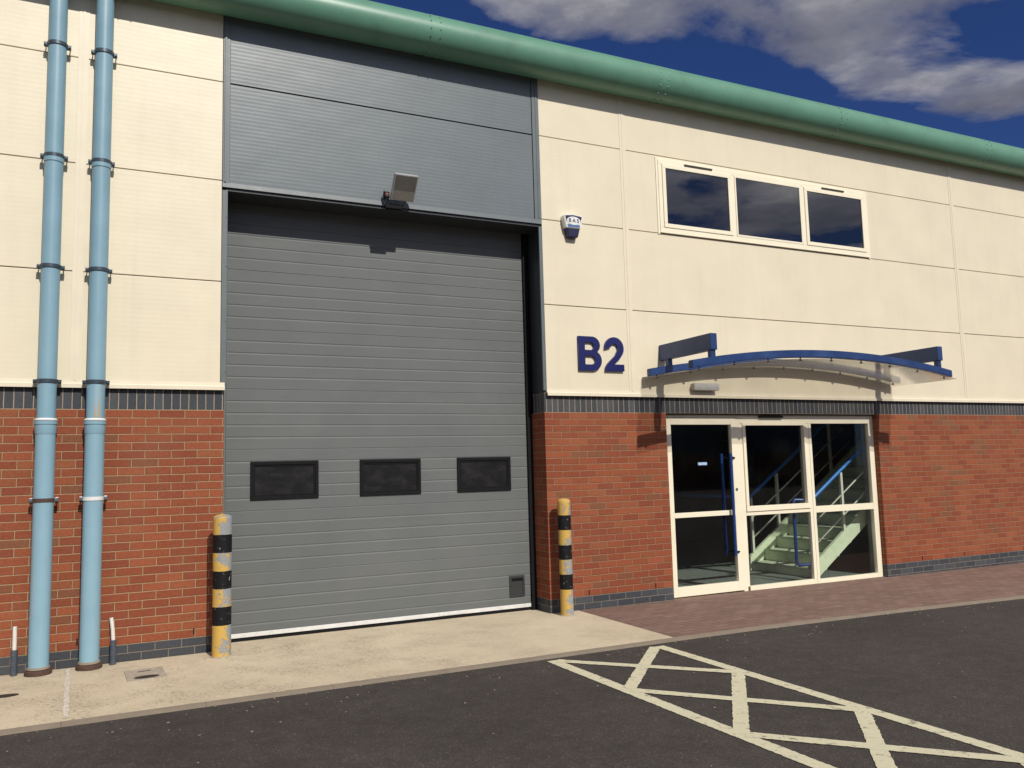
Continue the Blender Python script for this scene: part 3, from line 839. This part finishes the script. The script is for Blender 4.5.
# ------------------------------------------------------------------ bollards
def bollard(x, y, label, r=.083):
    P = thing('bollard', label, 'bollard', (x, y, 0), 'striped bollards at the roller door')
    prof = [(r+.002, 0)]+[(r+random.uniform(-.0008, .0008), .02+.06*i) for i in range(21)]+[(r, 1.245), (r-.004, 1.254), (.05, 1.268), (.0, 1.276)]
    b = MB(); b.lathe(prof, 0, 0, 32); b.build('post', M_boll, P)
    b = MB(); b.lathe([(r+.018, -.01), (r+.015, .004), (r+.003, .010), (r-.002, .011)], 0, 0, 32); b.build('mortar_fillet', M_cover, P)
    return P
bollard(-.020, -.250, 'worn yellow and black bollard at the left jamb of the roller door')
bollard(3.602, -.185, 'worn yellow and black bollard at the right jamb beside the brick pier', .0725)

# ------------------------------------------------------------------ letters B2
def curve2d(name, splines, ext, mat, M):
    cu = bpy.data.curves.new(name, 'CURVE'); cu.dimensions = '2D'; cu.fill_mode = 'BOTH'; cu.extrude = ext; cu.bevel_depth = 0
    for sp in splines:
        s = cu.splines.new('POLY'); s.points.add(len(sp)-1); s.use_cyclic_u = True
        for p, (x, y) in zip(s.points, sp): p.co = (x, y, 0, 1)
    o = bpy.data.objects.new(name, cu); C.objects.link(o)
    dg = bpy.context.evaluated_depsgraph_get(); me = bpy.data.meshes.new_from_object(o.evaluated_get(dg))
    bpy.data.objects.remove(o); me.materials.clear(); me.materials.append(mat)
    me.transform(M)
    q = bpy.data.objects.new(name, me); C.objects.link(q); return q
def arc(cx, cy, rx, ry, a0, a1, n=14):
    return [(cx+rx*math.cos(math.radians(a0+(a1-a0)*i/n)), cy+ry*math.sin(math.radians(a0+(a1-a0)*i/n))) for i in range(n+1)]
h = .425; t = .092
Bs = [[(0, 0), (.20, 0)]+arc(.205, .125, .125, .125, -90, 60)+arc(.195, .318, .115, .107, -45, 90)+[(0, h)],
      [(t, .075), (t, .185), (.185, .185)]+arc(.185, .130, .055, .055, 90, -90)[1:],
      [(t, .255), (t, .352), (.175, .352)]+arc(.175, .3035, .048, .0485, 90, -90)[1:]]
def stroke_poly(pts, w):
    L, R_ = [], []
    for i, p in enumerate(pts):
        a = Vector(pts[max(0, i-1)]); c = Vector(pts[min(len(pts)-1, i+1)]); d = (c-a).normalized(); n = Vector((-d.y, d.x))
        L.append(tuple(Vector(p)+n*w/2)); R_.append(tuple(Vector(p)-n*w/2))
    return L+R_[::-1]
cen = arc(.143, .290, .100, .094, 172, -30, 20)+[(.200, .205), (.155, .158), (.100, .110), (.062, .070)]
outer = arc(.143, .289, .140, .142, 185, -36, 26)+[(.225, .165), (.165, .115), (.135, .085), (.282, .085), (.282, 0), (0, 0)]
outer += [(.008, .045), (.035, .088), (.085, .137), (.150, .192)]+arc(.143, .289, .054, .060, -40, 170, 16)
outer[0] = (.003, .278)
ly, lz0 = -.041, 2.735
Mb = Matrix.Translation((3.94, ly, lz0+.008)) @ Matrix.Scale(.95, 4) @ Matrix.Rotation(PI/2, 4, 'X')
tag(curve2d('letter_b', Bs, .014, M_navy, Mb), 'navy raised capital letter B on the cream wall beside the number', 'letter', 'navy unit lettering on the cream wall')
Mb = Matrix.Translation((4.298, ly, lz0+.008)) @ Matrix.Scale(.95, 4) @ Matrix.Rotation(PI/2, 4, 'X')
tag(curve2d('number_two', [outer], .014, M_navy, Mb), 'navy raised number 2 on the cream wall beside the letter', 'number', 'navy unit lettering on the cream wall')

# ------------------------------------------------------------------ alarm box
AL = thing('alarm_box', 'blue and white burglar alarm box on the cream wall above the unit number', 'alarm', (3.90, -.022, 4.45))
def trap(w0, w1, z0, z1, y0, y1, mi=0, b=None):
    b = b or MB()
    b.prism([(-w0, z0), (w0, z0), (w1, z1), (-w1, z1)], 'y', y0, y1, mi); return b
b = trap(.062, .105, -.135, .02, -.075, 0); bmesh.ops.bevel(b.bm, geom=list(b.bm.edges), offset=.008, segments=3, affect='EDGES'); b.build('lower_shell', M_alnavy, AL)
b = MB(); b.prism([(-.098, -.03), (.098, -.03), (.128, .10), (.118, .130), (0, .140), (-.118, .130), (-.128, .10)], 'y', -.088, 0); bmesh.ops.bevel(b.bm, geom=[e for e in b.bm.edges], offset=.007, segments=3, affect='EDGES'); cov = b.build('white_cover', M_white, AL)
b = MB(); b.prism([(-.080, -.018), (.080, -.018), (.086, .012), (-.086, .012)], 'y', -.0905, -.0885); b.build('blue_band', M_cam, cov)
b = MB(); b.prism([(-.095, .045), (.095, .045), (.112, .112), (.098, .116), (0, .126), (-.098, .116), (-.112, .112)], 'y', -.0900, -.0884); b.build('navy_band', M_alnavy, cov)
b = MB(); b.prism(arc(0, .058, .092, .050, 0, 345, 23), 'y', -.0925, -.0902); b.build('white_oval', M_white, cov)
tx = bpy.data.curves.new('t', 'FONT'); tx.body = 'B A S'; tx.size = .062; tx.align_x = 'CENTER'; tx.align_y = 'CENTER'; tx.extrude = .001; tx.offset = .0012
to = bpy.data.objects.new('t', tx); C.objects.link(to)
me = bpy.data.meshes.new_from_object(to.evaluated_get(bpy.context.evaluated_depsgraph_get())); bpy.data.objects.remove(to)
me.transform(Matrix.Translation((0, -.094, .058)) @ Matrix.Rotation(PI/2, 4, 'X')); me.materials.clear(); me.materials.append(M_clip)
o = bpy.data.objects.new('alarm_lettering', me); C.objects.link(o); o.parent = cov

# ------------------------------------------------------------------ bulkhead light over the entrance
BK = thing('bulkhead_light', 'small grey bulkhead light on the cream wall under the blue canopy', 'wall light', (5.745, -.022, 2.575))
b = MB(); b.box(-.185, .185, -.035, 0, -.045, .045, 0, .012); b.build('back_plate', M_greyp, BK)
b = MB(); b.box(-.20, .20, -.095, -.036, -.048, .048, 0, .026); 
for f in b.bm.faces: f.smooth = True
b.build('diffuser', M_greyp, BK)
# ------------------------------------------------------------------ floodlight
FL = thing('floodlight', 'grey floodlight tilted down over the top of the roller door', 'floodlight', (1.72, -.047, 4.46))
b = MB(); b.box(-.11, .07, -.055, 0, -.052, -.012, 0, .005); b.build('mounting_box', M_black, FL)
b = MB()
for x in (-.115, .005, .085): b.tube([(x, -.03, -.015), (x+.01, -.05, .03), (x+.02, -.09, .07)], .006, 8)
b.tube([(-.115, -.02, .0), (-.13, -.03, .08), (-.12, -.04, .14)], .005, 8)
b.build('bracket', M_clip, FL, split=True)
T = Matrix.Translation((.060, -.085, .035)) @ Matrix.Rotation(math.radians(38), 4, 'X')
hd = MB(); hd.box(-.128, .128, -.02, .03, 0, .285, 0, .006, T); head = hd.build('lamp_head', M_alu, FL)
b = MB(); b.box(-.116, .116, -.0235, -.0205, .115, .274, 0, 0, T); b.build('lamp_glass', M_lampface, head)
b = MB(); b.box(-.116, .116, -.0235, -.0205, .012, .113, 0, 0, T); b.build('lamp_reflector', M_lampface2, head)
b = MB()
for i in range(7): b.box(-.11, .11, .031, .05, .03+i*.036, .036+i*.036, 0, 0, T)
b.build('cooling_fin', M_alu, head, split=True)
b = MB(); b.box(-.125, -.065, -.060, -.02, .05, .125, 0, .012); b.tube([(-.095, -.060, .085), (-.095, -.080, .075)], [.024, .016], 14, 1); b.build('junction_box', [M_black, M_redbox], FL)

# ------------------------------------------------------------------ drain covers in the apron
def drain(x, y, w, d, label, rot):
    P = thing('drain_cover', label, 'drain cover', (x, y, 0), 'small drain covers set in the concrete apron'); P.rotation_euler.z = rot
    b = MB(); b.box(-w/2, w/2, -d/2, d/2, -.02, .006, 0, .004); b.build('frame', M_cover, P)
    b = MB(); b.box(-.05, .05, d*.22, d*.22+.018, .0065, .009, 0, .002); b.build('lifting_slot', M_clip, P)
    b = MB(); b.prism(arc(0, -d*.30, .095, .05, 0, 345, 23), 'z', .0068, .0088); b.build('recess', M_hole, P)
    return P
drain(-.66, -.62, .30, .42, 'small drain cover with a dark recess in front of the nearer downpipe', .05)
b = MB(); b.prism(arc(-1.66, -.80, .11, .045, 0, 345, 23), 'z', .003, .0065)
tag(b.build('gully_hole', M_hole), 'dark slot in the apron in front of the further downpipe, at the left edge', 'gully')

# ------------------------------------------------------------------ camera
cam = bpy.data.cameras.new('Camera'); co = bpy.data.objects.new('Camera', cam); C.objects.link(co); scn.camera = co
A = Vector((0.9016, -0.4318, -0.0264)); U = Vector((-0.0204, -0.1034, 0.9944)); F = Vector((0.4321, 0.896, 0.1021))
m = Matrix((A, U, -F)).transposed().to_quaternion().to_matrix().to_4x4(); m.translation = (-.9288, -8.3323, 1.6176)
co.matrix_world = m
cam.sensor_width = 36; cam.lens = 826.145/1024*36; cam.clip_start = .05; cam.clip_end = 2000

# ------------------------------------------------------------------ light
to_sun = Vector((.10, -1, .86)).normalized()
el = math.asin(to_sun.z)
sd = bpy.data.lights.new('Sun', 'SUN'); sd.energy = 4.0; sd.angle = math.radians(.53); sd.color = (1, .945, .86)
so = bpy.data.objects.new('Sun', sd); C.objects.link(so); so.rotation_euler = to_sun.to_track_quat('Z', 'Y').to_euler(); so.location = (4, -20, 20)
w = bpy.data.worlds.new('World'); scn.world = w; w.use_nodes = True; nt = w.node_tree; nn = nt.nodes; ln = nt.links
k = N.__new__(N); k.t = nt; k.n = nn; k.l = ln
bg = nn['Background']
sky = nn.new('ShaderNodeTexSky'); sky.sky_type = 'NISHITA'; sky.sun_disc = False; sky.sun_elevation = el
sky.sun_rotation = math.atan2(to_sun.x, to_sun.y); sky.air_density = 1.0; sky.dust_density = .3; sky.ozone_density = 3.5; sky.altitude = 0
gen = nn.new('ShaderNodeTexCoord').outputs['Generated']
x, y, z = k.xyz(gen)
zz = k.M('MAXIMUM', z, .06)
pv = k.comb(k.M('DIVIDE', x, zz), k.M('DIVIDE', y, zz), 0)
n1 = k.noise(1.55, 9, .56, pv, .3)
n2 = k.noise(.7, 3, .5, pv)
cov = k.M('ADD', n1, k.M('MULTIPLY', k.M('SUBTRACT', n2, .5), .35))
# a bank of cloud overhead whose ragged edge lies beyond the roof, broken cloud behind the camera
py = k.M('DIVIDE', y, zz)
bias = k.M('MULTIPLY', k.M('SUBTRACT', 1.52, py), 1.1)
cov = k.M('ADD', cov, k.M('MAXIMUM', k.M('MINIMUM', bias, .07), -.30))
back = k.M('GREATER_THAN', 0, y)
cov = k.M('SUBTRACT', cov, k.M('MULTIPLY', back, -.02))
cm = k.ramp(cov, [(.50, 0), (.58, .75), (.66, 1)])
tone = k.ramp(k.noise(1.7, 9, .6, pv), [(.34, (.20,.205,.27)), (.50, (.36,.36,.42)), (.66, (.80,.78,.80))])
toward = k.M('ADD', 1, k.M('MULTIPLY', k.M('MAXIMUM', k.M('MULTIPLY', y, -1), 0), 2.2))
tn = k.mix(1, tone, k.comb(*[k.M('MULTIPLY', toward, 17)]*3), 'MULTIPLY')
sk = k.mix(1, sky.outputs[0], (.50, .72, 1.35), 'MULTIPLY')
ln.new(k.mix(k.M('MULTIPLY', cm, .92), sk, tn), bg.inputs[0]); bg.inputs[1].default_value = .038

scn.view_settings.view_transform = 'Standard'; scn.view_settings.look = 'None'; scn.view_settings.exposure = 0; scn.view_settings.gamma = 1
scn.render.resolution_x = 1024; scn.render.resolution_y = 768
